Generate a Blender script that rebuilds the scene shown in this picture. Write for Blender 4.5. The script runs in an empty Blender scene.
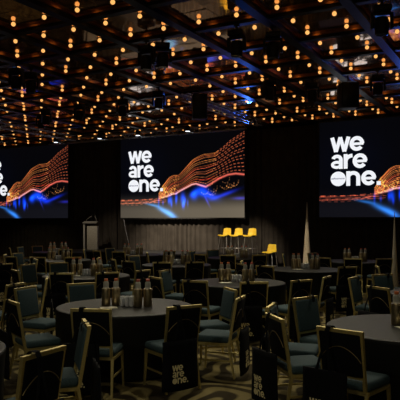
import bpy, bmesh, math, random
import numpy as np
from mathutils import Vector, Matrix
random.seed(7)
scene = bpy.context.scene
col = scene.collection
PI = math.pi
YAW = math.radians(29.2)
CAM_H = 1.82
CEIL = 5.7
WALL_Y = 21.82

# ------------------------------------------------------------------ materials
def node_mat(name):
    m = bpy.data.materials.new(name); m.use_nodes = True
    nt = m.node_tree
    return m, nt, nt.nodes['Principled BSDF']

def mat(name, color, rough=.5, metal=0., noise=0., nscale=40., spec=.5, bump=0., **kw):
    m, nt, b = node_mat(name)
    b.inputs['Roughness'].default_value = rough
    b.inputs['Metallic'].default_value = metal
    b.inputs['Specular IOR Level'].default_value = spec
    if noise > 0 or bump > 0:
        tc = nt.nodes.new('ShaderNodeTexCoord')
        n = nt.nodes.new('ShaderNodeTexNoise'); n.inputs['Scale'].default_value = nscale
        n.inputs['Detail'].default_value = 3
        nt.links.new(tc.outputs['Object'], n.inputs['Vector'])
        r = nt.nodes.new('ShaderNodeValToRGB')
        r.color_ramp.elements[0].position = .3; r.color_ramp.elements[1].position = .7
        r.color_ramp.elements[0].color = tuple(c * (1 - noise) for c in color) + (1,)
        r.color_ramp.elements[1].color = tuple(min(1, c * (1 + noise)) for c in color) + (1,)
        nt.links.new(n.outputs['Fac'], r.inputs['Fac'])
        nt.links.new(r.outputs['Color'], b.inputs['Base Color'])
        if bump > 0:
            bp = nt.nodes.new('ShaderNodeBump'); bp.inputs['Strength'].default_value = bump
            bp.inputs['Distance'].default_value = .01
            nt.links.new(n.outputs['Fac'], bp.inputs['Height'])
            nt.links.new(bp.outputs['Normal'], b.inputs['Normal'])
    else:
        b.inputs['Base Color'].default_value = tuple(color) + (1,)
    for k, v in kw.items():
        b.inputs[k].default_value = v
    return m

def emit_mat(name, color, strength, sample='AUTO'):
    m, nt, b = node_mat(name)
    b.inputs['Base Color'].default_value = (.02, .02, .02, 1)
    b.inputs['Emission Color'].default_value = tuple(color) + (1,)
    b.inputs['Emission Strength'].default_value = strength
    m.cycles.emission_sampling = sample
    return m

M = {}
M['gold'] = mat('gold_painted_metal', (.72, .60, .25), .47, .85, noise=.08, nscale=60)
M['dull_gold'] = mat('dull_gold_metal', (.25, .19, .09), .5, .7, noise=.1)
M['teal'] = mat('teal_upholstery', (.044, .076, .088), .85, noise=.25, nscale=90, bump=.25, spec=.25)
M['black_fabric'] = mat('black_fabric', (.005, .0055, .007), .9, noise=.2, nscale=80, bump=.2, spec=.15)
M['cloth'] = mat('charcoal_tablecloth', (.008, .008, .007), .5, noise=.12, nscale=120, bump=.1, spec=.17)
M['wood'] = mat('plywood', (.25, .17, .09), .6, noise=.2, nscale=12)
M['steel'] = mat('dark_steel', (.06, .06, .065), .4, .9, noise=.1)
M['bronze'] = mat('brushed_bronze', (.62, .5, .3), .33, .95, noise=.15, nscale=25)
M['glass'] = mat('clear_glass', (.95, .97, 1.), .06, 0, **{'Transmission Weight': .35, 'IOR': 1.5, 'Coat Weight': 1.0, 'Coat Roughness': .1})
M['bottle'] = mat('bottle_plastic', (.78, .78, .7), .12, 0, **{'Transmission Weight': .5, 'IOR': 1.25})
M['label'] = mat('bottle_paper_label', (.75, .72, .66), .6, noise=.1)
M['cap'] = mat('orange_bottle_cap', (.75, .2, .06), .45, noise=.1)
M['capred'] = mat('red_bottle_cap', (.6, .12, .08), .45, noise=.1)
M['paper'] = mat('cream_paper', (.8, .76, .6), .7, noise=.05)
M['yellow'] = mat('yellow_plastic', (.95, .66, .05), .4, noise=.05, nscale=10)
M['chrome'] = mat('chrome_tube', (.8, .78, .76), .38, .9, noise=.03)
M['black_metal'] = mat('black_satin_metal', (.012, .012, .014), .38, .3, noise=.15)
M['fixture'] = mat('black_fixture_housing', (.006, .006, .007), .5, .0, noise=.2, spec=.3)
M['truss'] = mat('aluminium_truss', (.4, .41, .44), .35, .95, noise=.1)
M['lens'] = mat('lamp_lens', (.2, .22, .25), .08, .6, noise=.05)
M['white_stretch'] = mat('white_stretch_fabric', (.82, .74, .58), .8, noise=.06, nscale=6)
M['lectern'] = mat('speckled_lectern_laminate', (.33, .31, .26), .55, noise=.25, nscale=45)
M['pale_metal'] = mat('pale_grey_metal', (.5, .49, .45), .4, .5, noise=.05)
M['wall'] = mat('black_wall_paint', (.008, .008, .009), .85, noise=.2, nscale=4)
M['stage'] = mat('black_stage_deck', (.015, .015, .015), .6, noise=.3, nscale=15)
M['beam'] = mat('gloss_black_beam', (.007, .008, .010), .4, .0, noise=.15, nscale=5, spec=.2)
M['screen_back'] = mat('black_screen_border', (.005, .005, .006), .6, noise=.1)
M['print'] = mat('cream_bag_print', (.92, .82, .48), .7, noise=.05)
M['bulb'] = emit_mat('warm_globe_bulb', (1.0, .46, .125), 1.2)
M['copper'] = mat('copper_coffer_edge', (.55, .27, .1), .3, 1.0, noise=.1, nscale=8)
M['white_text'] = emit_mat('white_screen_lettering', (.93, .95, 1.0), .95)
M['grey_text'] = emit_mat('grey_screen_lettering', (.12, .12, .2), 1.0, 'NONE')

# curtain: velvet whose dye varies a little from drop to drop
M['curtain'] = mat('black_velvet_drape', (.052, .045, .039), .9, noise=.2, nscale=3, spec=.1)

# mirrored copper ceiling panels, slightly buckled
def mirror_mat():
    m, nt, b = node_mat('bronze_mirror_panel')
    b.inputs['Base Color'].default_value = (.92, .68, .52, 1)
    b.inputs['Metallic'].default_value = 1.0
    b.inputs['Roughness'].default_value = .05
    tc = nt.nodes.new('ShaderNodeTexCoord')
    n = nt.nodes.new('ShaderNodeTexNoise'); n.inputs['Scale'].default_value = 1.3; n.inputs['Detail'].default_value = 1.5
    nt.links.new(tc.outputs['Object'], n.inputs['Vector'])
    bp = nt.nodes.new('ShaderNodeBump'); bp.inputs['Strength'].default_value = .12; bp.inputs['Distance'].default_value = .05
    nt.links.new(n.outputs['Fac'], bp.inputs['Height'])
    nt.links.new(bp.outputs['Normal'], b.inputs['Normal'])
    g = nt.nodes.new('ShaderNodeBsdfGlossy'); g.inputs['Color'].default_value = (.8, .46, .2, 1); g.inputs['Roughness'].default_value = .42
    mx = nt.nodes.new('ShaderNodeMixShader'); mx.inputs['Fac'].default_value = .22      # lacquer haze over the mirror
    nt.links.new(b.outputs[0], mx.inputs[1]); nt.links.new(g.outputs[0], mx.inputs[2])
    nt.links.new(mx.outputs[0], nt.nodes['Material Output'].inputs['Surface'])
    return m
M['mirror'] = mirror_mat()

# patterned carpet: pale swirling ribbons on dark brown
def carpet_mat():
    m, nt, b = node_mat('swirl_carpet')
    L = nt.links.new
    tc = nt.nodes.new('ShaderNodeTexCoord')
    n0 = nt.nodes.new('ShaderNodeTexNoise'); n0.inputs['Scale'].default_value = .9; n0.inputs['Detail'].default_value = 1
    L(tc.outputs['Object'], n0.inputs['Vector'])
    mx = nt.nodes.new('ShaderNodeMixRGB'); mx.blend_type = 'ADD'; mx.inputs['Fac'].default_value = 1.1
    L(tc.outputs['Object'], mx.inputs['Color1']); L(n0.outputs['Color'], mx.inputs['Color2'])
    v = nt.nodes.new('ShaderNodeTexVoronoi'); v.inputs['Scale'].default_value = 1.2
    L(mx.outputs['Color'], v.inputs['Vector'])
    mul = nt.nodes.new('ShaderNodeMath'); mul.operation = 'MULTIPLY'; mul.inputs[1].default_value = 26
    L(v.outputs['Distance'], mul.inputs[0])
    sn = nt.nodes.new('ShaderNodeMath'); sn.operation = 'SINE'; L(mul.outputs[0], sn.inputs[0])
    r = nt.nodes.new('ShaderNodeValToRGB')
    e = r.color_ramp.elements
    e[0].position = .35; e[0].color = (.016, .011, .006, 1)
    e[1].position = .72; e[1].color = (.30, .245, .105, 1)
    mr = nt.nodes.new('ShaderNodeMapRange'); mr.inputs['From Min'].default_value = -1; mr.inputs['From Max'].default_value = 1
    L(sn.outputs[0], mr.inputs['Value']); L(mr.outputs['Result'], r.inputs['Fac'])
    n2 = nt.nodes.new('ShaderNodeTexNoise'); n2.inputs['Scale'].default_value = .7
    L(tc.outputs['Object'], n2.inputs['Vector'])
    r2 = nt.nodes.new('ShaderNodeValToRGB'); r2.color_ramp.elements[0].position = .4; r2.color_ramp.elements[1].position = .6
    L(n2.outputs['Fac'], r2.inputs['Fac'])
    m2 = nt.nodes.new('ShaderNodeMixRGB'); m2.inputs['Color2'].default_value = (.1, .078, .035, 1)
    mm = nt.nodes.new('ShaderNodeMath'); mm.operation = 'MULTIPLY'; mm.inputs[1].default_value = .55
    L(r2.outputs['Color'], mm.inputs[0]); L(mm.outputs[0], m2.inputs['Fac'])
    L(r.outputs['Color'], m2.inputs['Color1']); L(m2.outputs['Color'], b.inputs['Base Color'])
    b.inputs['Roughness'].default_value = .95; b.inputs['Specular IOR Level'].default_value = .1
    return m
M['carpet'] = carpet_mat()

# ------------------------------------------------------------------ mesh builder
class MB:
    def __init__(s):
        s.v = []; s.f = []; s.sm = []; s.mi = []
    def add(s, verts, faces, smooth=False, mi=0):
        o = len(s.v); s.v += [tuple(p) for p in verts]
        for f in faces:
            s.f.append(tuple(i + o for i in f)); s.sm.append(smooth); s.mi.append(mi)
    def box(s, c, d, mi=0, R=None):
        x, y, z = d[0] / 2, d[1] / 2, d[2] / 2
        vs = [Vector((a * x, b * y, e * z)) for a in (-1, 1) for b in (-1, 1) for e in (-1, 1)]
        if R is not None: vs = [R @ p for p in vs]
        vs = [p + Vector(c) for p in vs]
        s.add(vs, [(0, 1, 3, 2), (4, 6, 7, 5), (0, 4, 5, 1), (2, 3, 7, 6), (0, 2, 6, 4), (1, 5, 7, 3)], mi=mi)
    def bar(s, p, q, w, d=None, up=(0, 0, 1), w2=None, d2=None):
        """rectangular bar from p to q; tapers to w2 x d2"""
        d = d or w; w2 = w2 or w; d2 = d2 or (d if w2 == w else w2)
        p = Vector(p); q = Vector(q); t = (q - p).normalized()
        u = Vector(up)
        if abs(t.dot(u)) > .95: u = Vector((0, 1, 0))
        a = t.cross(u).normalized(); b = a.cross(t).normalized()
        vs = []
        for c, ww, dd in ((p, w, d), (q, w2, d2)):
            for i, j in ((-1, -1), (1, -1), (1, 1), (-1, 1)):
                vs.append(c + a * (i * ww / 2) + b * (j * dd / 2))
        s.add(vs, [(3, 2, 1, 0), (4, 5, 6, 7), (0, 1, 5, 4), (1, 2, 6, 5), (2, 3, 7, 6), (3, 0, 4, 7)])
    def tube(s, pts, r, n=8, cap=True, r2=None):
        pts = [Vector(p) for p in pts]; k = len(pts); vs = []
        prev = None
        for i, p in enumerate(pts):
            t = (pts[min(i + 1, k - 1)] - pts[max(i - 1, 0)]).normalized()
            ref = Vector((0, 0, 1)) if abs(t.z) < .9 else Vector((1, 0, 0))
            a = t.cross(ref).normalized() if prev is None else (prev - t * prev.dot(t)).normalized()
            prev = a; b = t.cross(a)
            rr = r if r2 is None else r + (r2 - r) * i / (k - 1)
            vs += [p + (a * math.cos(2 * PI * j / n) + b * math.sin(2 * PI * j / n)) * rr for j in range(n)]
        fs = [(i * n + j, i * n + (j + 1) % n, (i + 1) * n + (j + 1) % n, (i + 1) * n + j) for i in range(k - 1) for j in range(n)]
        s.add(vs, fs, True)
        if cap:
            s.add(vs[:n], [tuple(range(n))[::-1]]); s.add(vs[-n:], [tuple(range(n))])
    def lathe(s, prof, n=24, c=(0, 0, 0), rib=0, nrib=12, mi=0, closed=False, smooth=True):
        vs = []
        for i, (r, z) in enumerate(prof):
            for j in range(n):
                a = 2 * PI * j / n
                rr = r * (1 + rib * math.cos(nrib * a))
                vs.append((c[0] + rr * math.cos(a), c[1] + rr * math.sin(a), c[2] + z))
        k = len(prof)
        fs = [(i * n + j, i * n + (j + 1) % n, (i + 1) * n + (j + 1) % n, (i + 1) * n + j) for i in range(k - 1) for j in range(n)]
        s.add(vs, fs, smooth, mi)
        if prof[0][0] > 1e-4 and closed != 'ring': s.add(vs[:n], [tuple(range(n))[::-1]], mi=mi)
        if prof[-1][0] > 1e-4 and not closed: s.add(vs[-n:], [tuple(range(n))], mi=mi)
    def rbox(s, c, d, r=.03, seg=3, R=None, puff=0.):
        """rounded cushion box"""
        bm = bmesh.new(); bmesh.ops.create_cube(bm, size=1)
        for v in bm.verts: v.co = Vector((v.co.x * d[0], v.co.y * d[1], v.co.z * d[2]))
        bmesh.ops.bevel(bm, geom=list(bm.edges), offset=min(r, min(d) * .49), segments=seg, affect='EDGES', profile=.5)
        vs = [v.co.copy() for v in bm.verts]
        if R is not None: vs = [R @ p for p in vs]
        vs = [p + Vector(c) for p in vs]
        bm.verts.index_update()
        s.add(vs, [tuple(v.index for v in f.verts) for f in bm.faces], True); bm.free()
    def mesh(s, name, mats):
        me = bpy.data.meshes.new(name); me.from_pydata(s.v, [], s.f)
        me.polygons.foreach_set('use_smooth', s.sm); me.polygons.foreach_set('material_index', s.mi)
        for m in (mats if isinstance(mats, (list, tuple)) else [mats]): me.materials.append(m)
        me.update(); return me
    def build(s, name, mats, parent=None, loc=(0, 0, 0), rz=0):
        o = bpy.data.objects.new(name, s.mesh(name, mats)); col.objects.link(o)
        o.location = loc; o.rotation_euler = (0, 0, rz)
        if parent: o.parent = parent
        return o

def tag(o, label=None, cat=None, group=None, kind=None):
    if label: o['label'] = label
    if cat: o['category'] = cat
    if group: o['group'] = group
    if kind: o['kind'] = kind
    return o
def empty(name, loc=(0, 0, 0), rz=0):
    o = bpy.data.objects.new(name, None); col.objects.link(o)
    o.empty_display_size = .1; o.location = loc; o.rotation_euler = (0, 0, rz); return o
def dup(root, loc, rz=0):
    r = root.copy(); col.objects.link(r); r.location = loc; r.rotation_euler = (0, 0, rz)
    for ch in list(root.children):
        c = ch.copy(); col.objects.link(c); c.parent = r
        for g in list(ch.children):
            d = g.copy(); col.objects.link(d); d.parent = c
    return r
def first_or_dup(proto, used, loc, rz):
    if not used:
        used.append(1); proto.location = loc; proto.rotation_euler = (0, 0, rz); return proto
    return dup(proto, loc, rz)

# ------------------------------------------------------------------ room shell
X0, X1, Y0 = -30.0, 6.0, -4.0
WY = 22.5
def slab(name, c, d, m):
    b = MB(); b.box(c, d); o = b.build(name, m); tag(o, kind='structure'); return o
fl = slab('floor', ((X0 + X1) / 2, (Y0 + WY) / 2, -.05), (X1 - X0, WY - Y0, .1), M['carpet'])
slab('wall_front', ((X0 + X1) / 2, WY + .1, 2.9), (X1 - X0 + .4, .2, 5.9), M['wall'])
slab('wall_left', (X0 - .1, (Y0 + WY) / 2, 2.9), (.2, WY - Y0, 5.9), M['wall'])
slab('wall_right', (X1 + .1, (Y0 + WY) / 2, 2.9), (.2, WY - Y0, 5.9), M['wall'])
slab('wall_back', ((X0 + X1) / 2, Y0 - .1, 2.9), (X1 - X0 + .4, .2, 5.9), M['wall'])

# ceiling: mirrored coffers between black beams
PX, PY, BX, BY = 1.607, 1.645, -7.66, 8.83
cb = MB()
i0, i1 = math.floor((X0 - BX) / PX), math.ceil((X1 - BX) / PX)
j0, j1 = math.floor((Y0 - BY) / PY), math.ceil((WY - BY) / PY)
rr = random.Random(3)
for i in range(i0, i1):
    for j in range(j0, j1):
        for a in range(2):
            for b in range(2):
                xa = BX + PX * (i + a / 2); ya = BY + PY * (j + b / 2)
                xb = xa + PX / 2; yb = ya + PY / 2
                xa, xb = max(xa, X0), min(xb, X1); ya, yb = max(ya, Y0), min(yb, WY)
                if xb - xa < .01 or yb - ya < .01: continue
                tx, ty = rr.gauss(0, .0022), rr.gauss(0, .0022)
                h = CEIL + .004
                cb.add([(xa, ya, h - tx - ty), (xa, yb, h - tx + ty), (xb, yb, h + tx + ty), (xb, ya, h + tx - ty)], [(0, 1, 2, 3)])
cb.box(((X0 + X1) / 2, (Y0 + WY) / 2, CEIL + .1), (X1 - X0, WY - Y0, .12), mi=1)
tag(cb.build('ceiling', [M['mirror'], M['wall']]), kind='structure')
nt_ = 1
BW, BD = .15, .1
for j in range(j0, j1 + 1):
    y = BY + PY * j
    if Y0 + .2 < y < WY - .3:
        b = MB(); b.box(((X0 + X1) / 2, y, CEIL - BD / 2), (X1 - X0, BW, BD)); b.box(((X0 + X1) / 2, y, CEIL - .02), (X1 - X0, BW + .07, .04), mi=1)
        tag(b.build('trim_%d' % nt_, [M['beam'], M['copper']]), kind='structure'); nt_ += 1
for i in range(i0, i1 + 1):
    x = BX + PX * i
    if X0 + .2 < x < X1 - .2:
        b = MB(); b.box((x, (Y0 + WY) / 2, CEIL - BD / 2 - .012), (BW * 1.25, WY - Y0, BD + .024)); b.box((x, (Y0 + WY) / 2, CEIL - .021), (BW * 1.25 + .07, WY - Y0, .042), mi=1)
        tag(b.build('trim_%d' % nt_, [M['beam'], M['copper']]), kind='structure'); nt_ += 1

# the view, used only to leave out bulbs the photo cannot show
cY, sY = math.cos(YAW), math.sin(YAW)
def in_view(x, y, z, m=45):
    d = -x * sY + y * cY
    if d < .5: return False
    px = 200 + 600 * (x * cY + y * sY) / d; py = 221 - 600 * (z - CAM_H) / d
    return -m < px < 400 + m and -m < py < 400 + m

# globe bulbs, four to a coffer
def bulb_shape(b, c=(0, 0, 0), n=12):
    R = .043
    b.lathe([(0.0005, -R)] + [(R * math.sin(t), -R * math.cos(t)) for t in [PI * k / 7 for k in range(1, 7)]] + [(.013, R * .93)], n, c)
    b.lathe([(.014, R * .9), (.014, R * .9 + .014), (.02, R * .9 + .016)], 10, c, mi=1)
bb = MB(); bulb_shape(bb)
bulb_mesh = bb.mesh('globe_bulb', [M['bulb'], M['black_metal']])
spots_ = []
for i in range(i0 - 1, i1 + 1):
    for j in range(j0 - 1, j1 + 1):
        for a in (.25, .75):
            for b in (.25, .75):
                x, y = BX + PX * (i + a), BY + PY * (j + b)
                if X0 + .2 < x < X1 - .2 and y < WY - .75 and in_view(x, y, CEIL - .05):
                    spots_.append((-x * sY + y * cY, x, y))
spots_.sort()
rb = random.Random(11)
spots_ = [s for s in spots_ if rb.random() > .07]           # some sockets are dark
for d, x, y in spots_[:295]:
    o = bpy.data.objects.new('globe_bulb', bulb_mesh); col.objects.link(o)
    o.location = (x, y, CEIL - .05)
    tag(o, 'warm orange globe bulb, one of the lit grid across the mirrored ceiling', 'light bulb', 'globe bulbs in the ceiling coffers')
if len(spots_) > 295:
    fb = MB()
    for d, x, y in spots_[295:]: bulb_shape(fb, (x, y, CEIL - .05), 8)
    tag(fb.build('globe_bulbs', [M['bulb'], M['black_metal']]), 'farthest rows of tiny warm globe bulbs where mirrored ceiling meets front wall', 'light bulbs', kind='stuff')

# ------------------------------------------------------------------ drapes along the front wall
def drape(xa, xb, label):
    b = MB(); r = random.Random(int(-xa * 10))
    n = int((xb - xa) / .035); zs = [.02, 1.2, 2.6, 4.2, 5.5]
    ph = 0; vs = []
    prof = []
    for k in range(n + 1):
        x = xa + (xb - xa) * k / n
        ph += 2 * PI * .035 / (.2 + .12 * math.sin(x * 1.7) ** 2 + r.uniform(-.02, .02))
        prof.append((x, ph, .055 + .02 * math.sin(x * 2.3 + 1)))
    for i, z in enumerate(zs):
        for x, p, am in prof:
            s = 1.15 - .5 * i / (len(zs) - 1)
            vs.append((x + .02 * math.sin(p * .5 + z), 22.2 - am * s * math.sin(p), z))
    m = n + 1
    b.add(vs, [(i * m + k, i * m + k + 1, (i + 1) * m + k + 1, (i + 1) * m + k) for i in range(len(zs) - 1) for k in range(n)], True)
    tag(b.build('pleated_drape', M['curtain']), label, 'curtain', None)
drape(-29.9, -16.75, 'black pleated drape behind the left screen and the lectern')
drape(-16.7, -9.6, 'grey-lit pleated drape under the centre screen, behind the stools on stage')
drape(-9.55, 5.9, 'dark pleated drape behind the right screen and pale cones')

# ------------------------------------------------------------------ lettering
def ribbon(pts, w, closed=False):
    pts = [Vector((p[0], p[1])) for p in pts]; n = len(pts); L = []; R = []
    for i, p in enumerate(pts):
        if closed: a, c = pts[i - 1], pts[(i + 1) % n]
        else: a, c = pts[max(i - 1, 0)], pts[min(i + 1, n - 1)]
        d1 = (p - a).normalized() if (p - a).length > 1e-6 else (c - p).normalized()
        d2 = (c - p).normalized() if (c - p).length > 1e-6 else d1
        t = (d1 + d2).normalized(); nn = Vector((-t.y, t.x))
        k = max(.5, nn.dot(Vector((-d1.y, d1.x))))
        L.append(p + nn * (w / 2 / k)); R.append(p - nn * (w / 2 / k))
    m = n if closed else n - 1
    return L + R, [(n + i, n + (i + 1) % n, (i + 1) % n, i) for i in range(m)]
def arc(cx, cy, rx, ry, a0, a1, n=18):
    return [(cx + rx * math.cos(math.radians(a0 + (a1 - a0) * k / n)), cy + ry * math.sin(math.radians(a0 + (a1 - a0) * k / n))) for k in range(n + 1)]
T = .255
def glyph(ch):
    h = T / 2
    if ch == 'w':
        return [([(.1, 1.0), (.36, .0)], T), ([(.36, .0), (.64, 1.0)], T * .9), ([(.64, 1.0), (.9, .0)], T * .9), ([(.9, .0), (1.18, 1.0)], T)], 1.24
    if ch == 'e':
        return [([(h, .48), (.9, .48)], .18), (arc(.47, .5, .47 - h, .5 - h, -3, 322, 30), T)], .97
    if ch == 'a':
        return [([(.8 - h, 0), (.8 - h, .66)], T), (arc(.42, .64, .38 - h + .005, .36 - h, 0, 165), T * .92), (arc(.4, .29, .4 - h, .29 - h * .9, 0, 360, 24), T * .8)], .86
    if ch == 'r':
        return [([(h, 0), (h, 1)], T), (arc(.56, .5, .56 - h, .5 - h, 175, 88, 8), T)], .58
    if ch == 'n':
        return [([(h, 0), (h, 1)], T), (arc(.45, .56, .45 - h, .44 - h, 180, 0), T), ([(.9 - h, .57), (.9 - h, 0)], T)], .96
    if ch == '.':
        return [([(h, 0), (h, T)], T)], .3
    return [], .5
def words(b, to3, xh, pitch=1.1):
    """we / are / one. stacked, the o a filled disc; to3 maps plan coords to 3-D"""
    lay = [0]
    for row, txt in enumerate(('we', 'are', 'one.')):
        base = (2 - row) * pitch; x = 0
        for ch in txt:
            if ch == 'o':
                vs = [(x + .5 + .5 * math.cos(2 * PI * k / 32), base + .5 + .5 * math.sin(2 * PI * k / 32)) for k in range(32)]
                lay[0] += 1
                b.add([to3(p[0] * xh, p[1] * xh, lay[0] % 6) for p in vs], [tuple(range(32))]); x += 1.03; continue
            st, adv = glyph(ch)
            for pts, w in st:
                vs, fs = ribbon(pts, w); lay[0] += 1
                b.add([to3((x + p.x) * xh, (base + p.y) * xh, lay[0] % 6) for p in vs], fs)
            x += adv

# ------------------------------------------------------------------ screens
SW, SH, SB = 6.12, 3.53, 1.96
def s2l(c):
    c = np.clip(c, 0, 255) / 255.
    return np.where(c <= .04045, c / 12.92, ((c + .055) / 1.055) ** 2.4)
NU, NV = 250, 146
def screen_image(ground):
    U, V = np.meshgrid((np.arange(NU) + .5) / NU, (np.arange(NV) + .5) / NV)
    img = np.zeros((NV, NU, 3)); img[:] = (5, 5, 8)
    img += np.exp(-((U - .2) / .2) ** 2 - ((V - .6) / .3) ** 2)[..., None] * np.array((0, 2, 9.))
    g = np.clip((.34 - V) / .26, 0, 1); g = g * g * (3 - 2 * g)
    gr = np.array((98, 89, 72.)) if ground else np.array((14, 14, 17.))
    img += g[..., None] * gr * (.8 + .3 * U[..., None])
    rs = np.random.RandomState(5)
    asp = SW / SH
    def line(us, vs, wid, colr, dash=0, amp=1., add=True, fade=None):
        """a glowing stroke drawn along a polyline"""
        nonlocal img
        us = np.asarray(us); vs = np.asarray(vs)
        seg = np.r_[0, np.cumsum(np.hypot(np.diff(us) * asp, np.diff(vs)))]
        n = int(seg[-1] / .0035) + 2
        t = np.linspace(0, seg[-1], n); pu = np.interp(t, seg, us); pv = np.interp(t, seg, vs)
        on = np.ones(n)
        if dash: on = (np.sin(t * dash + rs.rand() * 6) > -.1).astype(float)
        if fade is not None: on = on * np.interp(np.linspace(0, 1, n), np.linspace(0, 1, len(fade)), fade)
        acc = np.zeros((NV, NU)); k = int(wid * NV * 3) + 2
        for a, b2, w in zip(pu, pv, on):
            if w <= 0: continue
            ci, cj = int(a * NU), int(b2 * NV)
            i0_, i1_ = max(0, ci - k), min(NU, ci + k + 1); q0, q1 = max(0, cj - k), min(NV, cj + k + 1)
            if i0_ >= i1_ or q0 >= q1: continue
            d2 = ((U[q0:q1, i0_:i1_] - a) * asp) ** 2 + (V[q0:q1, i0_:i1_] - b2) ** 2
            acc[q0:q1, i0_:i1_] = np.maximum(acc[q0:q1, i0_:i1_], np.exp(-d2 / wid ** 2) * w)
        img = img + acc[..., None] * np.array(colr, float) * amp
    def blob(u, v, ru, rv, colr, rot=0):
        nonlocal img
        du, dv = (U - u) * asp, V - v; c, s = math.cos(rot), math.sin(rot)
        x, y = du * c + dv * s, -du * s + dv * c
        img = img + np.exp(-(x / ru) ** 2 - (y / rv) ** 2)[..., None] * np.array(colr, float)
    # points of the light trails: fraction of the width, fraction of the height
    top = np.array([(.33, .27), (.355, .365), (.39, .43), (.42, .485), (.45, .51), (.50, .513), (.55, .59), (.61, .685), (.66, .722), (.70, .744), (.78, .748), (.84, .808), (.895, .883), (.95, .93), (1., .975)])
    pink = np.array([(.30, .205), (.368, .245), (.41, .262), (.442, .287), (.475, .29), (.507, .321), (.556, .358), (.603, .394), (.635, .402), (.666, .385), (.713, .362), (.759, .403), (.819, .458), (.879, .493), (.937, .502), (1., .487)])
    uu = np.linspace(.335, 1, 110)
    tv = np.interp(uu, top[:, 0], top[:, 1]); bv = np.interp(uu, pink[:, 0], pink[:, 1])
    ks = [1, .955, .90, .80, .745, .64, .58, .47, .40, .29, .2, .1]
    for k, s in enumerate(ks):
        sh = int(k * .5)                                    # lower trails repeat the same shoulders a little later
        t2 = np.r_[np.full(sh, tv[0]), tv[:len(tv) - sh]]
        v = bv + (t2 - bv) * s
        v = np.convolve(np.pad(v, 1, 'edge'), np.ones(3) / 3, 'valid')
        cr = (240, 118 + rs.randint(-20, 30), 62 + rs.randint(-20, 20))
        cut = rs.randint(70, 78)
        line(uu[:cut + 1], v[:cut + 1], .0038, cr, 0, .8 + .35 * rs.rand(), fade=[.8, 1, .6, 1, .75, 1])
        line(uu[cut:], v[cut:], .0042, (240, 112, 62), 125, .85)
    for k in range(22):                                     # tangled loops where the trails start
        u0 = rs.uniform(.34, .52); b0, t0 = np.interp(u0, pink[:, 0], pink[:, 1]), np.interp(u0, top[:, 0], top[:, 1])
        v0 = b0 + (t0 - b0) * rs.uniform(.05, .85)
        a = np.linspace(rs.rand() * 6, rs.rand() * 6 + 4, 14)
        line(u0 + .014 * np.cos(a), v0 + .03 * np.sin(a), .0038, (225, 125, 50), 0, .6)
    for k in range(11):                                     # flat orange streaks on the horizon
        v0 = .165 + .06 * rs.rand(); u1 = rs.uniform(.28, .42)
        line([0, u1 * .5, u1], [v0, v0 + rs.uniform(-.01, .01), v0 + rs.uniform(0, .03)], .004, (215, 85, 50), rs.choice([0, 60, 90]), .45)
    for k in range(12):                                     # sparse dots under the pink line
        a = np.linspace(-2.6, .3, 20); u0, v0 = rs.uniform(.7, .95), rs.uniform(.30, .45)
        line(u0 + .03 * np.cos(a), v0 + .05 * np.sin(a), .0045, (225, 140, 70), 190, .5)
    line([.66, .72, .78, .83], [.44, .455, .45, .46], .005, (200, 30, 25), 0, .6)
    # blue figures and the pale blue road
    for k in range(12):
        u = rs.uniform(.33, .58); blob(u, .15 + rs.uniform(0, .08), .011, .03 + .025 * rs.rand(), (6, 28, 150))
    blob(.68, .315, .085, .06, (12, 65, 245)); blob(.74, .26, .11, .045, (10, 50, 245), -.3); blob(.72, .2, .012, .07, (20, 20, 120), .5); blob(.86, .27, .16, .022, (15, 35, 200), .3)
    blob(.97, .22, .1, .018, (25, 25, 140), 0); blob(.53, .235, .035, .07, (8, 55, 235)); blob(.43, .215, .03, .055, (10, 60, 225)); blob(.62, .26, .05, .05, (8, 50, 220)); blob(.48, .24, .02, .06, (5, 40, 190)); blob(.62, .29, .06, .03, (15, 60, 215), .5)
    blob(.27, .16, .09, .014, (20, 75, 140), -.2); blob(.37, .09, .13, .03, (30, 100, 190), -.5); blob(.44, .035, .1, .035, (30, 95, 190), -.6)
    line(pink[:, 0], pink[:, 1], .0125, (255, 110, 88), 0, .95, fade=[.3, .8, 1, 1, 1])
    line(pink[1:11, 0], pink[1:11, 1], .009, (100, 115, 125), 0, .8, fade=[.5, 1, 1, .3])
    return s2l(img)

def screen_mat(name):
    m, nt, b = node_mat(name)
    b.inputs['Base Color'].default_value = (.003, .003, .003, 1); b.inputs['Roughness'].default_value = .6; b.inputs['Specular IOR Level'].default_value = .1
    at = nt.nodes.new('ShaderNodeVertexColor'); at.layer_name = 'Image'
    nt.links.new(at.outputs['Color'], b.inputs['Emission Color'])
    b.inputs['Emission Strength'].default_value = 1.0
    return m
M['image'] = screen_mat('screen_picture')
def picture_mesh(ground):
    im = screen_image(ground)
    us = np.linspace(0, SW, NU + 1); vs = np.linspace(0, SH, NV + 1)
    UU, VV = np.meshgrid(us, vs)
    co = np.stack([UU.ravel(), np.zeros(UU.size), VV.ravel()], 1)
    q = np.arange(NU * NV).reshape(NV, NU); a = (q // NU) * (NU + 1) + q % NU
    faces = np.stack([a, a + 1, a + NU + 2, a + NU + 1], -1).reshape(-1, 4)
    me = bpy.data.meshes.new('picture'); me.from_pydata(co.tolist(), [], faces.tolist())
    ca = me.color_attributes.new('Image', 'FLOAT_COLOR', 'CORNER')
    c4 = np.ones((NU * NV, 4, 4), np.float32); c4[..., :3] = im.reshape(-1, 1, 3)
    ca.data.foreach_set('color', c4.ravel())
    me.materials.append(M['image']); me.update(); return me
pic_dark, pic_lit = picture_mesh(False), picture_mesh(True)
lb = MB(); words(lb, lambda x, z, k: (.435 + 1.06 * x, -.006 - .0006 * k, 1.145 + z), .535, 1.18)
letter_mesh = lb.mesh('lettering', M['white_text'])
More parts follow.
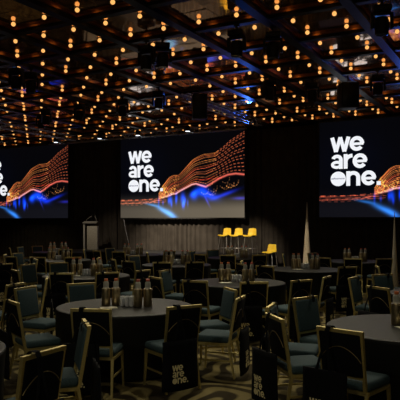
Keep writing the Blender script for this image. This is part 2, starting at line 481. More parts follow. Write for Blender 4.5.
def small_text(txt, size, m):
    cu = bpy.data.curves.new('caption', 'FONT'); cu.body = txt; cu.size = size; cu.offset = .002
    o = bpy.data.objects.new('caption', cu); col.objects.link(o)
    dg = bpy.context.evaluated_depsgraph_get(); me = bpy.data.meshes.new_from_object(o.evaluated_get(dg))
    bpy.data.objects.remove(o); me.materials.clear(); me.materials.append(m)
    for v in me.vertices: v.co = (v.co.x, 0, v.co.y)
    return me
cap_mesh = small_text('softwareone', .098, M['grey_text'])
def screen(x0, pic, label):
    root = empty('display_screen', (x0, WALL_Y, SB))
    p = bpy.data.objects.new('picture', pic); col.objects.link(p); p.parent = root; p.location = (0, -.03, 0)
    b = MB(); b.box((SW / 2, .04, SH / 2), (SW + .06, .08, SH + .06)); b.build('back_panel', M['screen_back'], root)
    b = MB()
    for c, d in (((SW / 2, -.02, -.03), (SW + .12, .06, .05)), ((SW / 2, -.02, SH + .03), (SW + .12, .06, .05)),
                 ((-.03, -.02, SH / 2), (.05, .06, SH)), ((SW + .03, -.02, SH / 2), (.05, .06, SH))): b.box(c, d)
    b.build('frame', M['screen_back'], root)
    l = bpy.data.objects.new('lettering', letter_mesh); col.objects.link(l); l.parent = root; l.location = (0, -.03, 0); l['label'] = 'white words we are one'
    c = bpy.data.objects.new('caption', cap_mesh); col.objects.link(c); c.parent = root
    c.location = (.435 + .025, -.042, 1.145 + .25)
    tag(root, label, 'screen', 'projection screens along the front wall')
screen(-16.26, pic_lit, 'centre screen with white lettering, orange light trails and grey lower edge')
screen(-16.26 - 9.2, pic_dark, 'left screen cut by the photo edge, only orange trails and letter ends showing')
screen(-16.26 + 9.2, pic_dark, 'right screen with white lettering largest and a dark lower edge')

# ------------------------------------------------------------------ stage, lectern, stools, cones, pole
st = empty('stage_platform', (-13.4, 20.7, 0))
b = MB(); b.box((0, 0, .525), (9.3, 2.1, .05)); b.build('deck', M['stage'], st)
b = MB(); b.box((0, 0, .25), (9.2, 2.0, .5)); b.build('skirt', M['black_fabric'], st)
tag(st, 'low black stage carrying the lectern and three yellow stools', 'stage')
SZ = .55
def at(px, z, h=0.):
    l = (px - 200) / 600 * z
    return Vector((l * cY - z * sY, l * sY + z * cY, h))
lec = empty('lectern', at(91.5, 26.2, SZ), YAW * .9)
b = MB(); b.rbox((.05, .05, .53), (.46, .3, 1.04), .015, 2); b.build('body', M['lectern'], lec)
b = MB(); b.bar((-.29, -.12, 0), (-.29, -.12, 1.2), .07); b.build('post', M['pale_metal'], lec)
b = MB(); b.box((-.05, -.02, 1.215), (.6, .42, .035), R=Matrix.Rotation(math.radians(8), 3, 'X')); b.build('reading_board', M['pale_metal'], lec)
b = MB(); b.box((.05, .05, .01), (.56, .42, .02)); b.build('base_plate', M['black_metal'], lec)
for xs, tip in ((-.24, (.03, -.05, 1.5)), (.2, (.16, -.05, 1.52))):
    b = MB(); p = Vector((xs, .05, 1.23)); q = Vector(tip)
    b.tube([p, p + Vector((0, 0, .1)), p.lerp(q, .6) + Vector((0, 0, .04)), q], .009, 6); g = b.build('gooseneck_microphone', M['pale_metal'], lec)
    b = MB(); b.tube([q, q + (q - p).normalized() * .07], .017, 8); b.build('capsule', M['black_metal'], g)
tag(lec, 'grey speckled lectern with slim side post and two gooseneck microphones', 'lectern')

def make_stool():
    r = empty('bar_stool')
    b = MB()                                            # one-piece shell, sitter faces local +Y
    nu, nv = 9, 12; vs = []
    prof = [(.20, .705), (.215, .72), (.16, .732), (.05, .725), (-.06, .722), (-.12, .735), (-.155, .775), (-.17, .84), (-.182, .92), (-.19, .985), (-.196, 1.0), (-.205, .99)]
    for i, (y, z) in enumerate(prof):
        w = .205 if i < 6 else .205 - .012 * (i - 5)
        for j in range(nu):
            t = -1 + 2 * j / (nu - 1)
            vs.append((w * t, y + (.05 * t * t if i > 5 else -.01 * t * t), z + (.02 * t * t if i < 6 else -.02 * t ** 4)))
    m = len(vs); off = [Vector(v) + (Vector((0, 0, -.022)) if i // nu < 6 else Vector((0, -.022, 0))) for i, v in enumerate(vs)]
    F = [(i * nu + j, i * nu + j + 1, (i + 1) * nu + j + 1, (i + 1) * nu + j) for i in range(nv - 1) for j in range(nu - 1)]
    G = [tuple(k + m for k in f[::-1]) for f in F]
    bd = [j for j in range(nu)] + [i * nu + nu - 1 for i in range(1, nv)] + [(nv - 1) * nu + j for j in range(nu - 2, -1, -1)] + [i * nu for i in range(nv - 2, 0, -1)]
    H = [(bd[k], bd[k - 1], bd[k - 1] + m, bd[k] + m) for k in range(len(bd))]
    b.add(list(vs) + off, F + G + H, True); b.build('seat_shell', M['yellow'], r)
    for sx in (-1, 1):
        for sy in (-1, 1):
            b = MB(); b.tube([(sx * .15, sy * .13, .7), (sx * .21, sy * .19, .004)], .011, 8); b.build('leg', M['chrome'], r)
    b = MB(); z = .24; k = .195; y = .172
    b.tube([(-k, -y, z), (k, -y, z), (k, y, z), (-k, y, z), (-k, -y, z)], .009, 6); b.build('foot_rail', M['chrome'], r)
    b = MB(); b.box((0, .02, .69), (.3, .28, .02)); b.build('under_frame', M['black_metal'], r)
    return r
stool = make_stool(); us = []
for px, z, h, lab in ((225.2, 23.0, SZ, 'yellow bar stool on the stage, leftmost of the three standing together'),
                      (236.8, 22.8, SZ, 'yellow bar stool on the stage, between the two others'),
                      (250.4, 22.5, SZ, 'yellow bar stool on the stage, right one standing slightly apart'),
                      (270, 21.1, 0, 'yellow bar stool standing lower, alone on the floor right of the stage')):
    o = first_or_dup(stool, us, at(px, z, h), math.radians(172))
    tag(o, lab, 'stool', 'yellow bar stools')

def cone(px, z, h, r, label):
    root = empty('stretch_cone', at(px, z))
    b = MB(); pr = [(r * (1 - t) ** 1.08 * (1 - .12 * math.sin(PI * t)) + .006, .03 + (h - .03) * t) for t in [k / 14 for k in range(15)]]
    b.lathe(pr, 28); b.build('fabric_sleeve', M['white_stretch'], root)
    b = MB(); rs_ = r * (1 - .28) ** 1.08 * (1 - .12 * math.sin(PI * .28)) + .008
    b.lathe([(rs_ + .003, h * .28 - .008), (rs_ + .005, h * .28), (rs_ + .002, h * .28 + .008)], 28, closed='ring'); b.build('seam', M['paper'], root)
    b = MB(); b.lathe([(r + .05, 0), (r + .05, .02), (r * .95, .03)], 28); b.build('base_plate', M['black_metal'], root)
    tag(root, label, 'decor', 'slim stretch-fabric cones')
cone(307.0, 18.4, 2.40, .175, 'tall pale stretch-fabric cone left of the right screen')
cone(394.5, 15.4, 2.05, .105, 'dim pale stretch-fabric cone at the right edge below the right screen')

pole = empty('leaning_pole', at(130.5, 24.4, SZ))
pv = at(123.6, 24.9, 1.86) - Vector(pole.location)
b = MB(); b.tube([(0, 0, .02), tuple(pv)], .009, 8); b.build('shaft', M['steel'], pole)
b = MB(); b.lathe([(.12, 0), (.12, .02), (.02, .03)], 16); b.build('foot', M['black_metal'], pole)
tag(pole, 'thin pale pole leaning left against the grey drape below centre screen', 'pole')

# ------------------------------------------------------------------ tables
TABS = dict(T1=(-4.5, 6.12), T2=(-1.08, 6.32), T3=(-4.55, 9.45), T4=(-7.7, 9.2), T5=(-7.7, 12.6), T6=(-11.4, 12.5), T7=(-11.0, 15.8), T8=(-7.6, 15.8),
            T9=(-4.45, 12.75), T10=(-4.2, 16.0), T11=(-14.4, 15.7), T12=(-7.9, 6.0), T13=(-4.53, 3.05), T14=(-1.1, 9.5), T15=(-11.2, 9.2), T18=(-1.1, 12.8))
TNAME = dict(T1='the large round table left of centre in the foreground', T2='the round table at the right edge foreground', T3='the round table second from front in the middle',
             T4='the round table left, behind the foreground table', T5='the round table mid-hall under the centre screen', T6='the round table far left, short of the lectern',
             T7='the far round table below the leaning pole', T8='the far round table in front of the three stools', T9='the round table in front of the taller pale cone',
             T10='the far round table below the right screen', T11='the farthest left round table below the lectern', T12='a table beyond the left edge, second row',
             T13='the table cut by the lower left corner', T14='a table beyond the right edge, second row', T15='a table beyond the left edge, third row', T18='a table beyond the right edge, farther back')
R_T = .845
def make_table():
    r = empty('round_table')
    b = MB(); b.lathe([(.825, .715), (.835, .72), (.835, .742), (.825, .746)], 48); b.build('tabletop', M['wood'], r)
    for sx in (-1, 1):
        for sy in (-1, 1):
            b = MB(); b.tube([(sx * .35, sy * .42, .715), (sx * .38, sy * .45, 0)], .016, 8); b.build('leg', M['steel'], r)
    return r
def cloth_mesh(seed):
    r = random.Random(seed); b = MB(); n = 96
    ph = [r.uniform(0, 6) for _ in range(4)]
    rings = [(.0005, .753, 0), (.3, .753, 0), (.6, .753, 0), (.8, .753, 0), (R_T - .006, .752, 0), (R_T + .004, .745, .0), (R_T + .006, .72, .1), (R_T, .62, .35), (R_T - .012, .45, .65), (R_T - .02, .25, .85), (R_T - .026, .03, 1.)]
    vs = []
    for rad, z, f in rings:
        for j in range(n):
            a = 2 * PI * j / n
            w = .016 * math.sin(14 * a + ph[0]) + .01 * math.sin(9 * a + ph[1]) + .007 * math.sin(23 * a + ph[2])
            rr_ = rad + f * w
            vs.append((rr_ * math.cos(a), rr_ * math.sin(a), z))
    b.add(vs, [(i * n + j, i * n + (j + 1) % n, (i + 1) * n + (j + 1) % n, (i + 1) * n + j) for i in range(len(rings) - 1) for j in range(n)], True)
    return b.mesh('tablecloth', M['cloth'])
table = make_table(); ut = []
cms = [cloth_mesh(k) for k in range(3)]
for k, (t, (x, y)) in enumerate(TABS.items()):
    o = first_or_dup(table, ut, (x, y, 0), YAW + .4 * k)
    nm = TNAME[t]
    nm2 = nm.replace('the ', '', 1) if nm.startswith('the ') else nm[2:]
    tag(o, 'folding table under the charcoal cloth: ' + nm2, 'table', 'round banquet tables')
    c = bpy.data.objects.new('tablecloth', cms[k % 3]); col.objects.link(c); c.location = (x, y, 0); c.rotation_euler = (0, 0, k)
    tag(c, 'charcoal floor-length cloth draped over ' + nm, 'tablecloth', 'charcoal round tablecloths')

SHORT = dict(T1='large foreground table', T2='right foreground table', T3='middle second-row table', T4='left second-row table', T5='mid-hall table under centre screen',
             T6='far left table short of lectern', T7='far table below leaning pole', T8='far table before three stools', T9='table before taller pale cone',
             T10='far table below right screen', T11='farthest left table below lectern', T12='second-row table off left edge', T13='table in lower left corner',
             T14='second-row table off right edge', T15='third-row table off left edge', T18='third-row table off right edge')
# table settings
def make_cooler():
    r = empty('bottle_cooler')
    b = MB(); b.lathe([(.05, 0), (.053, .004), (.053, .215), (.0515, .22), (.047, .22), (.046, .03), (.0005, .028)], 36, closed=True)
    b.build('sleeve', M['bronze'], r)
    b = MB(); b.lathe([(.0535, .205), (.0555, .209), (.0555, .216), (.0535, .22)], 36, closed='ring'); b.build('rim', M['bronze'], r)
    return r
def make_bottle(cap):
    r = empty('water_bottle')
    b = MB(); b.lathe([(.03, 0), (.035, .006), (.036, .10), (.036, .25), (.0345, .264), (.027, .275), (.019, .279), (.018, .288)], 20); b.build('body', M['bottle'], r)
    b = MB(); b.lathe([(.0365, .225 - .06), (.0368, .168), (.0368, .2), (.0362, .205)], 20, closed='ring'); b.build('label_band', M['label'], r)
    b = MB(); b.lathe([(.021, .28), (.023, .283), (.023, .306), (.02, .31)], 16, rib=.03, nrib=16); b.build('cap', cap, r)
    return r
def make_glass():
    r = empty('drinking_glass')
    b = MB(); b.lathe([(.022, 0), (.024, .004), (.028, .115), (.0285, .12), (.0265, .12), (.0225, .012), (.0005, .011)], 20, closed=True); b.build('tumbler', M['glass'], r)
    b = MB(); b.lathe([(.0222, .001), (.0246, .003), (.0248, .009), (.0232, .012)], 20, closed='ring'); b.build('thick_base', M['glass'], r)
    return r
cooler = make_cooler(); bot1 = make_bottle(M['cap']); bot2 = make_bottle(M['capred']); glass = make_glass()
b = MB(); b.box((0, 0, .002), (.21, .148, .004)); pad_mesh = b.mesh('notepad', M['paper'])
uc, ub, ub2, ug = [], [], [], []
TZ = .7535
SET = ['T1', 'T2', 'T3', 'T4', 'T5', 'T6', 'T7', 'T8', 'T9', 'T10', 'T11']
SIDE = ('outer left', 'inner left', 'inner right', 'outer right')
def setting(t, face=YAW, dx=0., dy=0.):
    cx, cy = TABS[t]; nm = SHORT[t]
    c, s = math.cos(face), math.sin(face)
    def P(u, v): u += dx; v += dy; return (cx + u * c - v * s, cy + u * s + v * c, TZ)
    wide = 1.0
    for k, u in enumerate((-.26, -.14, .15, .27)):
        v = (.03, .07, -.05, -.01)[k]
        loc = P(u, v)
        o = first_or_dup(cooler, uc, loc, .3 * k)
        tag(o, 'bronze bottle cooler, %s of four, %s' % (SIDE[k], nm), 'bottle cooler', 'bronze bottle coolers on the tables')
        bl = (loc[0], loc[1], TZ + .0325)
        o = first_or_dup(bot1, ub, bl, k) if k < 2 else first_or_dup(bot2, ub2, bl, k)
        tag(o, 'clear water bottle in the %s cooler, %s' % (SIDE[k], nm), 'bottle', 'water bottles standing in coolers')
    for k in range(6):
        u = -.054 + .059 * (k % 3); v = -.01 + .075 * (k // 3)
        o = first_or_dup(glass, ug, P(u, v), 0)
        tag(o, 'clear tumbler among the six between coolers, %s' % nm, 'glass', 'tumblers on %s' % nm)
    n = bpy.data.objects.new('notepad', pad_mesh); col.objects.link(n); n.location = P(-.2, -.14); n.rotation_euler = (0, 0, face + .25)
    tag(n, 'cream notepad before the left coolers, %s' % nm, 'notepad', 'notepads on the tables')
OFF = dict(T1=(.02, -.02), T2=(.14, .1), T3=(0, .05), T9=(.02, .1), T5=(0, .1), T6=(-.05, .05), T7=(-.25, 0))
for t in SET: setting(t, YAW, *OFF.get(t, (0, 0)))

# ------------------------------------------------------------------ chairs
def make_chair():
    r = empty('banquet_chair')                                  # sitter faces local +Y
    b = MB(); b.rbox((0, -.005, .445), (.44, .42, .085), .038, 4); b.build('seat', M['teal'], r)
    b = MB()
    for p, q in (((-.205, .185, .39), (.205, .185, .39)), ((-.205, -.2, .39), (.205, -.2, .39)), ((-.205, -.2, .39), (-.205, .185, .39)), ((.205, -.2, .39), (.205, .185, .39))):
        b.bar(p, q, .026, .03)
    b.build('seat_frame', M['gold'], r)
    lo, hi = Vector((0, -.212, .40)), Vector((0, -.3, .92))
    d = (hi - lo); R = Matrix.Rotation(math.atan2(.088, .52), 3, 'X')
    def bp(x, z, y=0.): 
        p = lo + d * ((z - .40) / .52); return Vector((x, p.y, z)) + R @ Vector((0, y, 0))
    b = MB(); w = .203
    b.bar(bp(-w + .012, .40), bp(-w, .905), .026, .03, up=(0, 1, 0)); b.bar(bp(w - .012, .40), bp(w, .905), .026, .03, up=(0, 1, 0))
    b.bar(bp(-w - .013, .905), bp(w + .013, .905), .032, .03); b.bar(bp(-w, .52), bp(w, .52), .022, .024)
    b.build('back_frame', M['gold'], r)
    mid = bp(0, .712)
    b = MB(); b.rbox(mid + R @ Vector((0, .012, 0)), (.385, .036, .36), .016, 3, R=R); b.build('backrest', M['teal'], r)
    b = MB(); b.rbox(mid + R @ Vector((0, -.014, 0)), (.385, .018, .36), .008, 2, R=R); o = b.build('rear_panel', M['black_fabric'], r); o['label'] = 'black fabric back panel'
    b = MB(); pts = [bp(-.19 + .38 * k / 14, .66 + .12 * math.sin(PI * k / 14) ** .8, -.026) for k in range(15)]
    b.tube(pts, .0042, 6); b.build('arch_rail', M['dull_gold'], r)
    for sx in (-1, 1):
        b = MB(); b.bar((sx * .2, .18, .395), (sx * .212, .2, 0), .028, .028, w2=.02); b.build('leg', M['gold'], r)
        b = MB(); b.bar((sx * .2, -.2, .41), (sx * .212, -.275, 0), .028, .028, w2=.02); b.build('leg', M['gold'], r)
        b = MB(); b.bar((sx * .206, .19, .2), (sx * .206, -.236, .2), .014, .018); b.build('stretcher', M['gold'], r)
    return r
pb = MB(); words(pb, lambda x, z, k: (x, -.0006 * k, z), .06)
print_mesh = pb.mesh('print', M['print'])
def make_bag():
    r = empty('tote_bag')                                       # origin on the floor below the chair centre
    b = MB(); nx, nz = 12, 10; vs = []; W, Hh, z0 = .44, .52, .055
    for side in (-1, 1):
        for i in range(nz + 1):
            for j in range(nx + 1):
                u = -1 + 2 * j / nx; t = i / nz
                th = .034 * (1 - u ** 4) * (1 - .75 * t ** 2) * min(1, .35 + 3 * t) + .004
                ww = W / 2 * (1 - .05 * t + .015 * math.sin(7 * t))
                vs.append((-.10 + ww * u, -.372 + side * th, z0 + Hh * t - .012 * u * u * (1 - t) * -1))
    m = (nx + 1) * (nz + 1); F = []
    for i in range(nz):
        for j in range(nx):
            a = i * (nx + 1) + j
            F += [(a, a + 1, a + nx + 2, a + nx + 1), (m + a + nx + 1, m + a + nx + 2, m + a + 1, m + a)]
    bd = list(range(nx + 1)) + [i * (nx + 1) + nx for i in range(1, nz + 1)] + [nz * (nx + 1) + j for j in range(nx - 1, -1, -1)] + [i * (nx + 1) for i in range(nz - 1, 0, -1)]
    F += [(bd[k], bd[k - 1], bd[k - 1] + m, bd[k] + m) for k in range(len(bd))]
    b.add(vs, F, True); b.build('pouch', M['black_fabric'], r)
    for dx, q in ((-.16, 0), (-.02, 1)):
        b = MB(); xt = -.105 + .022 * q
        path = [(dx - .02, -.378, .53), (dx * .6 - .05, -.374, .66), (xt, -.350, .80), (xt, -.338, .90), (xt, -.322, .931), (xt, -.296, .935), (xt, -.264, .931), (xt + .002, -.248, .915), (xt + .004, -.244, .86)]
        L = []; fs = []
        for p in path: L += [(p[0] - .0125, p[1], p[2]), (p[0] + .0125, p[1], p[2])]
        n = len(path); L2 = [(x, y - .004 * (1 if i < 8 else -1 if i >= 14 else 0), z + (.004 if 8 <= i < 16 else 0)) for i, (x, y, z) in enumerate(L)]
        F1 = [(2 * i, 2 * i + 1, 2 * i + 3, 2 * i + 2) for i in range(n - 1)]
        F2 = [tuple(2 * n + k for k in f[::-1]) for f in F1]
        S = [(2 * i, 2 * i + 2, 2 * n + 2 * i + 2, 2 * n + 2 * i) for i in range(n - 1)] + [(2 * i + 3, 2 * i + 1, 2 * n + 2 * i + 1, 2 * n + 2 * i + 3) for i in range(n - 1)]
        b.add(L + L2, F1 + F2 + S); b.build('strap', M['black_fabric'], r)
    p = bpy.data.objects.new('print', print_mesh); col.objects.link(p); p.parent = r; p.location = (-.22, -.4125, .14); p['label'] = 'cream words we are one'
    return r
chair = make_chair(); bag = make_bag(); uch, ubg = [], []
# table, bearing of the chair from its table, distance of the backrest, does the photo show its bag
CH = {'T1': [(-175, 1.58, 0), (-117, 1.41, 1), (-68, 1.40, 1), (-27, 1.40, 1), (12, 1.49, 1), (48, 1.43, 0), (153, 1.41, 0)],
      'T2': [(-168, 1.44, 1), (-137, 1.48, 1), (-104, 1.43, 1), (159, 1.40, 1)],
      'T3': [(-174, 1.40, 1), (-119, 1.60, 1), (-88, 1.57, 1), (-55, 1.60, 1), (-26, 1.60, 1), (2, 1.60, 1)],
      'T4': [(-117, 1.40, 1), (-68, 1.40, 1), (-35, 1.40, 1), (-4, 1.42, 1), (153, 1.51, 0), (180, 1.57, 0)],
      'T5': [(-151, 1.92, 0), (-128, 1.60, 1), (-102, 1.60, 1), (-70, 1.60, 1), (-44, 1.60, 1), (174, 1.40, 0)],
      'T6': [(-174, 1.45, 0), (-142, 1.45, 0), (-96, 1.6, 0), (-70, 1.42, 0), (-36, 1.60, 0)],
      'T7': [(-144, 1.78, 0), (-111, 1.60, 0), (-79, 1.60, 0), (172, 1.40, 0), (-20, 1.5, 0)],
      'T8': [(-171, 1.40, 0), (-143, 1.90, 0), (-141, 2.62, 0), (-103, 1.60, 0), (-73, 1.60, 0), (-42, 1.60, 0), (148, 1.40, 0)],
      'T9': [(-160, 1.42, 0), (-129, 1.60, 1), (-101, 1.60, 1), (-40, 1.60, 1)],
      'T10': [(-161, 1.91, 0), (-104, 1.60, 0), (-77, 1.60, 0), (-50, 1.60, 0), (162, 1.40, 0)],
      'T11': [(-161, 1.40, 0), (-128, 1.60, 0), (-39, 1.60, 0), (164, 1.40, 0)],
      'T12': [(10, 1.40, 1), (43, 1.60, 1)], 'T13': [(2, 1.56, 1), (47, 1.53, 1)],
      'T14': [(-124, 1.40, 1), (143, 1.46, 1), (175, 1.46, 1)],
      'T15': [(-6, 1.40, 1), (56, 1.57, 1)], 'T18': [(-160, 1.77, 1)]}
ORD = ['first', 'second', 'third', 'fourth', 'fifth', 'sixth', 'seventh', 'eighth']
TWIST = {('T2', -137): 14}
for t, lst in CH.items():
    cx, cy = TABS[t]; rows = []
    for ang, R, bg in lst:
        a = math.radians(ang); x = cx + (R - .3) * math.cos(a); y = cy + (R - .3) * math.sin(a)
        d = -x * sY + y * cY
        rows.append(((x * cY + y * sY) / d, x, y, a, (ang, R, bg), math.cos(a) * -x + math.sin(a) * -y))
    rows.sort()
    for k, (_, x, y, a, bg, towards) in enumerate(rows):
        rz = a + PI / 2                                         # face the table centre
        o = first_or_dup(chair, uch, (x, y, 0), rz)
        look = 'black-backed gold-edged chair' if towards > 0 else 'teal-fronted gold-edged chair'
        tag(o, '%s, %s from left at %s' % (look, ORD[k], SHORT[t]), 'chair', 'banquet chairs around the round tables')
        ang, R, bg = bg
        if bg:
            tw = math.radians(TWIST.get((t, ang), 0))           # a bag may hang turned about its strap
            pv_ = Matrix.Rotation(rz, 3, 'Z') @ Vector((-.105, -.30, 0)); off = Vector((x, y, 0)) + pv_ - Matrix.Rotation(tw, 3, 'Z') @ pv_
            g = first_or_dup(bag, ubg, off, rz + tw)
            tag(g, 'black printed tote bag behind %s chair from left, %s' % (ORD[k], SHORT[t]), 'bag', 'tote bags hung on chair backs')

# ------------------------------------------------------------------ lighting rig
def box_truss(p, q, label, s=.2):
    root = empty('box_truss', p)
    p = Vector(p); v = Vector(q) - p; L = v.length; t = v.normalized(); sd = t.cross(Vector((0, 0, 1))).normalized(); up = Vector((0, 0, 1))
    cs = [(i * s / 2, j * s / 2) for i, j in ((-1, -1), (1, -1), (1, 1), (-1, 1))]
    for a, c in cs:
        b = MB(); o = sd * a + up * c; b.tube([o, o + v], .02, 6); b.build('chord', M['truss'], root)
    b = MB(); n = int(L / s)
    for k in range(n):
        for e in range(4):
            A, B = cs[e], cs[(e + 1) % 4]
            if k % 2: A, B = B, A
            b.tube([sd * A[0] + up * A[1] + t * (k * L / n), sd * B[0] + up * B[1] + t * ((k + 1) * L / n)], .009, 4, cap=False)
    b.build('lattice', M['truss'], root)
    b = MB()
    for f in (.15, .5, .85): 
        o = t * L * f; top = CEIL - .11 - p.z
        b.tube([o + up * s / 2, o + up * top], .012, 6)
    b.build('ceiling_hanger', M['black_metal'], root)
    tag(root, label, 'truss', 'lighting trusses under the ceiling')
box_truss((-17.6, 14.5, 5.43), (-17.6, 20.2, 5.43), 'aluminium box truss lit blue, running toward the left screen')
box_truss((-8.9, 15.0, 5.43), (-8.9, 20.4, 5.43), 'aluminium box truss lit blue, ending between centre and right screens')
box_truss((-19.5, 20.75, 5.43), (-9.6, 20.75, 5.43), 'long aluminium box truss along the top of the centre screen')

def make_head():
    r = empty('moving_head_light')                              # origin at the clamp under the beam
    b = MB(); b.tube([(0, 0, 0), (0, 0, -.1)], .025, 8); b.box((0, 0, -.012), (.1, .06, .024)); b.build('ceiling_clamp', M['black_metal'], r)
    b = MB(); b.rbox((0, 0, -.155), (.3, .24, .11), .02, 2); b.build('base', M['fixture'], r)
    y = MB(); y.rbox((0, 0, -.235), (.3, .1, .05), .015, 2)
    for sx in (-1, 1): y.rbox((sx * .165, 0, -.36), (.045, .12, .28), .015, 2)
    yo = y.build('yoke', M['fixture'], r)
    h = MB(); h.lathe([(.05, .13), (.1, .115), (.12, .06), (.125, -.03), (.115, -.12), (.118, -.17), (.1, -.175)], 20, (0, 0, -.42)); ho = h.build('head', M['fixture'], r)
    l = MB(); l.lathe([(.0005, -.172), (.06, -.176), (.095, -.1765)], 20, (0, 0, -.42)); l.build('lens', M['lens'], ho)
    return r
head = make_head(); uh = []
def hang(px, py, h):
    z = 600 * (h - CAM_H) / (221 - py); return at(px, z)
HEADS = [(155, 58, 0, 'left one of the black moving heads hung side by side, upper middle'), (174.5, 57, .6, 'right one of the black moving heads hung side by side, upper middle'),
         (244, 44, 0, 'large black moving head hung right of centre near the photo top'), (274, 40, .4, 'black moving head hung upper right, beside a dark beam crossing'),
         (290, 84, 1.0, 'black moving head hung left of the right hanging loudspeaker'), (317, 92, .2, 'black moving head nearest the right hanging loudspeaker'),
         (163, 96, .3, 'black moving head hung left of the centre hanging loudspeaker'), (128, 104, .8, 'black moving head hung above the left end of the centre screen'),
         (97, 107, .1, 'black moving head hung above the lectern'), (60, 113, .5, 'black moving head hung above the left screen end, right of two'),
         (25, 116, .9, 'black moving head hung above the left screen, farther left'), (18, 76, .2, 'black moving head at the left edge of the ceiling, left of a pair'),
         (43, 77, .7, 'black moving head at the left of the ceiling, right of a pair'), (380, 84, .4, 'black moving head hung right of the right hanging loudspeaker'),
         (385, 20, .4, 'black moving head near the upper right corner')]
hp = []
for px, py, rz, lab in HEADS:
    p = hang(px, py, 5.33); p.z = CEIL - .1225
    # clamp onto the nearest beam running toward the front wall
    nx_, ny_ = BX + PX * round((p.x - BX) / PX), BY + PY * round((p.y - BY) / PY)
    if abs(nx_ - p.x) < abs(ny_ - p.y): p.x = nx_
    else: p.y = ny_; p.z = CEIL - BD - .001
    o = first_or_dup(head, uh, p, rz); hp.append(p)
    tag(o, lab, 'stage light', 'moving head lights hung from the ceiling grid')

def make_truss_light():
    r = empty('truss_light')                                    # origin on the underside of the truss
    b = MB()
    for sx in (-1, 1): b.bar((0, 0, .1), (sx * .24, 0, -.06), .035, .012, up=(0, 1, 0))
    b.bar((-.24, 0, -.06), (.24, 0, -.06), .02, .012, up=(0, 1, 0)); b.build('ceiling_bracket', M['pale_metal'], r)
    b = MB(); b.lathe([(.06, .16), (.1, .13), (.11, -.02), (.115, -.06), (.1, -.062)], 18, (0, -.14, -.02)); b.build('can', M['fixture'], r)
    b = MB(); b.lathe([(.0005, -.0635), (.095, -.063)], 18, (0, -.14, -.02)); b.build('lens', M['glint_lens'], r)
    return r
M['glint_lens'] = emit_mat('added_glint_lens', (.85, .92, 1.), 3.0, 'NONE')  # added glow imitating white glints along the truss
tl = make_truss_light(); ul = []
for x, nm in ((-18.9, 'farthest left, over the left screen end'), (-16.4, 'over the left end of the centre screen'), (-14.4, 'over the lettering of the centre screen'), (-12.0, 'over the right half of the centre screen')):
    o = first_or_dup(tl, ul, (x, 20.615, 5.45), 0); tag(o, 'small truss lamp, lens glow added, pale bracket, ' + nm, 'stage light', 'front truss lamps with added glow')

def speaker(px, py, w, h, label):
    p = hang(px, py, 5.05); top = p.z = CEIL - .1225
    z = -p.x * sY + p.y * cY
    root = empty('hanging_loudspeaker', p, YAW + .1)
    b = MB(); zc = 5.05 - top
    b.rbox((0, 0, zc), (w, .42, h), .02, 2); cab = b.build('cabinet', M['fixture'], root)
    b = MB(); b.rbox((0, -.215, zc), (w - .05, .014, h - .05), .006, 1); b.build('grille', M['black_metal'], cab)
    b = MB()
    b.bar((-w / 2 - .02, 0, zc), (-w / 2 - .02, 0, zc + h / 2 + .06), .012, .05, up=(0, 1, 0)); b.bar((w / 2 + .02, 0, zc), (w / 2 + .02, 0, zc + h / 2 + .06), .012, .05, up=(0, 1, 0))
    b.bar((-w / 2 - .026, 0, zc + h / 2 + .06), (w / 2 + .026, 0, zc + h / 2 + .06), .012, .05, up=(0, 1, 0))
    b.build('bracket', M['black_metal'], root)
    b = MB(); b.tube([(0, 0, zc + h / 2 + .06), (0, 0, 0)], .02, 8); b.build('drop_pole', M['black_metal'], root)
    tag(root, label, 'loudspeaker', 'loudspeakers hung from the ceiling')
speaker(199.5, 107, .40, .70, 'black loudspeaker hung from the ceiling above the centre screen')
speaker(348, 96, .46, .64, 'black loudspeaker hung from the ceiling above the right screen')

# ------------------------------------------------------------------ lamps
def spot(p, target, power, size, color=(1, .82, .55), blend=.8, r=.09):
    l = bpy.data.lights.new('spot', 'SPOT'); l.energy = power; l.spot_size = math.radians(size); l.spot_blend = blend
    l.color = color; l.shadow_soft_size = r
    o = bpy.data.objects.new('spot_lamp', l); col.objects.link(o); o.location = p
    o.rotation_euler = (Vector(target) - Vector(p)).to_track_quat('-Z', 'Y').to_euler()
WARM = (1, .9, .66)
fx, fy = -sY, cY                                                # from the camera toward the front wall
for p in hp:                                                    # the rig's heads, tilted back over the tables
    q = Vector((p.x, p.y, p.z - .62)); spot(q, (q.x - fx * 3.2, q.y - fy * 3.2, 0), 104, 92, WARM)
for x, y in ((-3.6, 8.6), (-6.4, 8.0), (-1.2, 9.6)):
    q = Vector((x, y, CEIL - .2)); spot(q, (x - fx * 3.4, y - fy * 3.4, 0), 145, 88, WARM)   # added lamps with no fixture, brightening the near tables
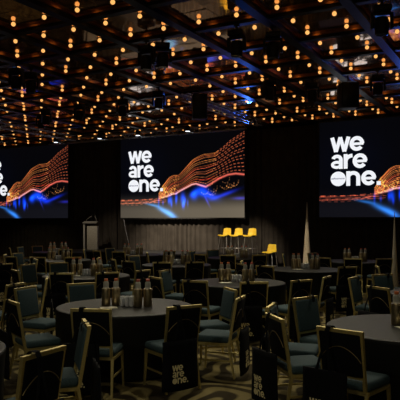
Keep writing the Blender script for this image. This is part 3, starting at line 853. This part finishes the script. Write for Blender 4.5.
for x, y, tx, ty in ((1.2, -1.6, -2.2, 5.5), (-3.2, -.6, -5.0, 6.0)):
    spot((x, y, CEIL - .3), (tx, ty, .4), 140, 80, WARM)         # house lamps behind the photographer
spot((-19.5, 16.5, CEIL - .4), (-21, 19.5, 0), 170, 62, (1, .8, .45))
for x in (-13.5, -9.8, -6.6):                              # lamps added without fixtures to lift the far tables
    spot((x, 15.4, CEIL - .25), (x + .8, 14.2, 0), 150, 84, WARM)
# stage wash
for x, y, tx, tz, pw, sz in ((-13.2, 16.2, -13.4, 1.1, 3900, 44), (-15.5, 16.0, -16.6, 1.2, 420, 30), (-10.0, 16.0, -9.9, 1.2, 1500, 24)):
    spot((x, y, CEIL - .5), (tx, 21.0, tz), pw, sz, (1, .84, .62), .9)
# blue spots added with no fixture, imitating screen light along the grid's underside
for x, y, tx, ty in ((-3.4, 20.6, -3.2, 10.0), (-9.4, 20.6, -7.4, 9.0), (-16.5, 20.6, -15.5, 10.0)):
    spot((x, y, 5.1), (tx, ty, 5.75), 480, 36, (.05, .18, 1.), .9)
# added spot that brightens the taller cone, no fixture there
spot((-6.6, 13.0, CEIL - .5), (-6.32, 17.25, 1.2), 520, 16, (1, .82, .55), .6)
spot((-7.0, 14.4, CEIL - .5), (-8.15, 19.6, .7), 1300, 14, (1, .86, .68), .6)  # another added spot, brightens the stool on the floor

w = bpy.data.worlds.new('hall_air'); scene.world = w; w.use_nodes = True
w.node_tree.nodes['Background'].inputs[0].default_value = (.6, .7, 1, 1); w.node_tree.nodes['Background'].inputs[1].default_value = .002

# ------------------------------------------------------------------ camera
cam = bpy.data.cameras.new('camera'); co = bpy.data.objects.new('camera', cam); col.objects.link(co)
co.location = (0, 0, CAM_H); co.rotation_euler = (PI / 2, 0, YAW)
cam.sensor_width = 36; cam.lens = 54; cam.shift_y = 21 / 400; cam.clip_end = 200
scene.camera = co
scene.view_settings.view_transform = 'Standard'
scene.view_settings.look = 'None'
scene.view_settings.exposure = 0
scene.view_settings.gamma = 1
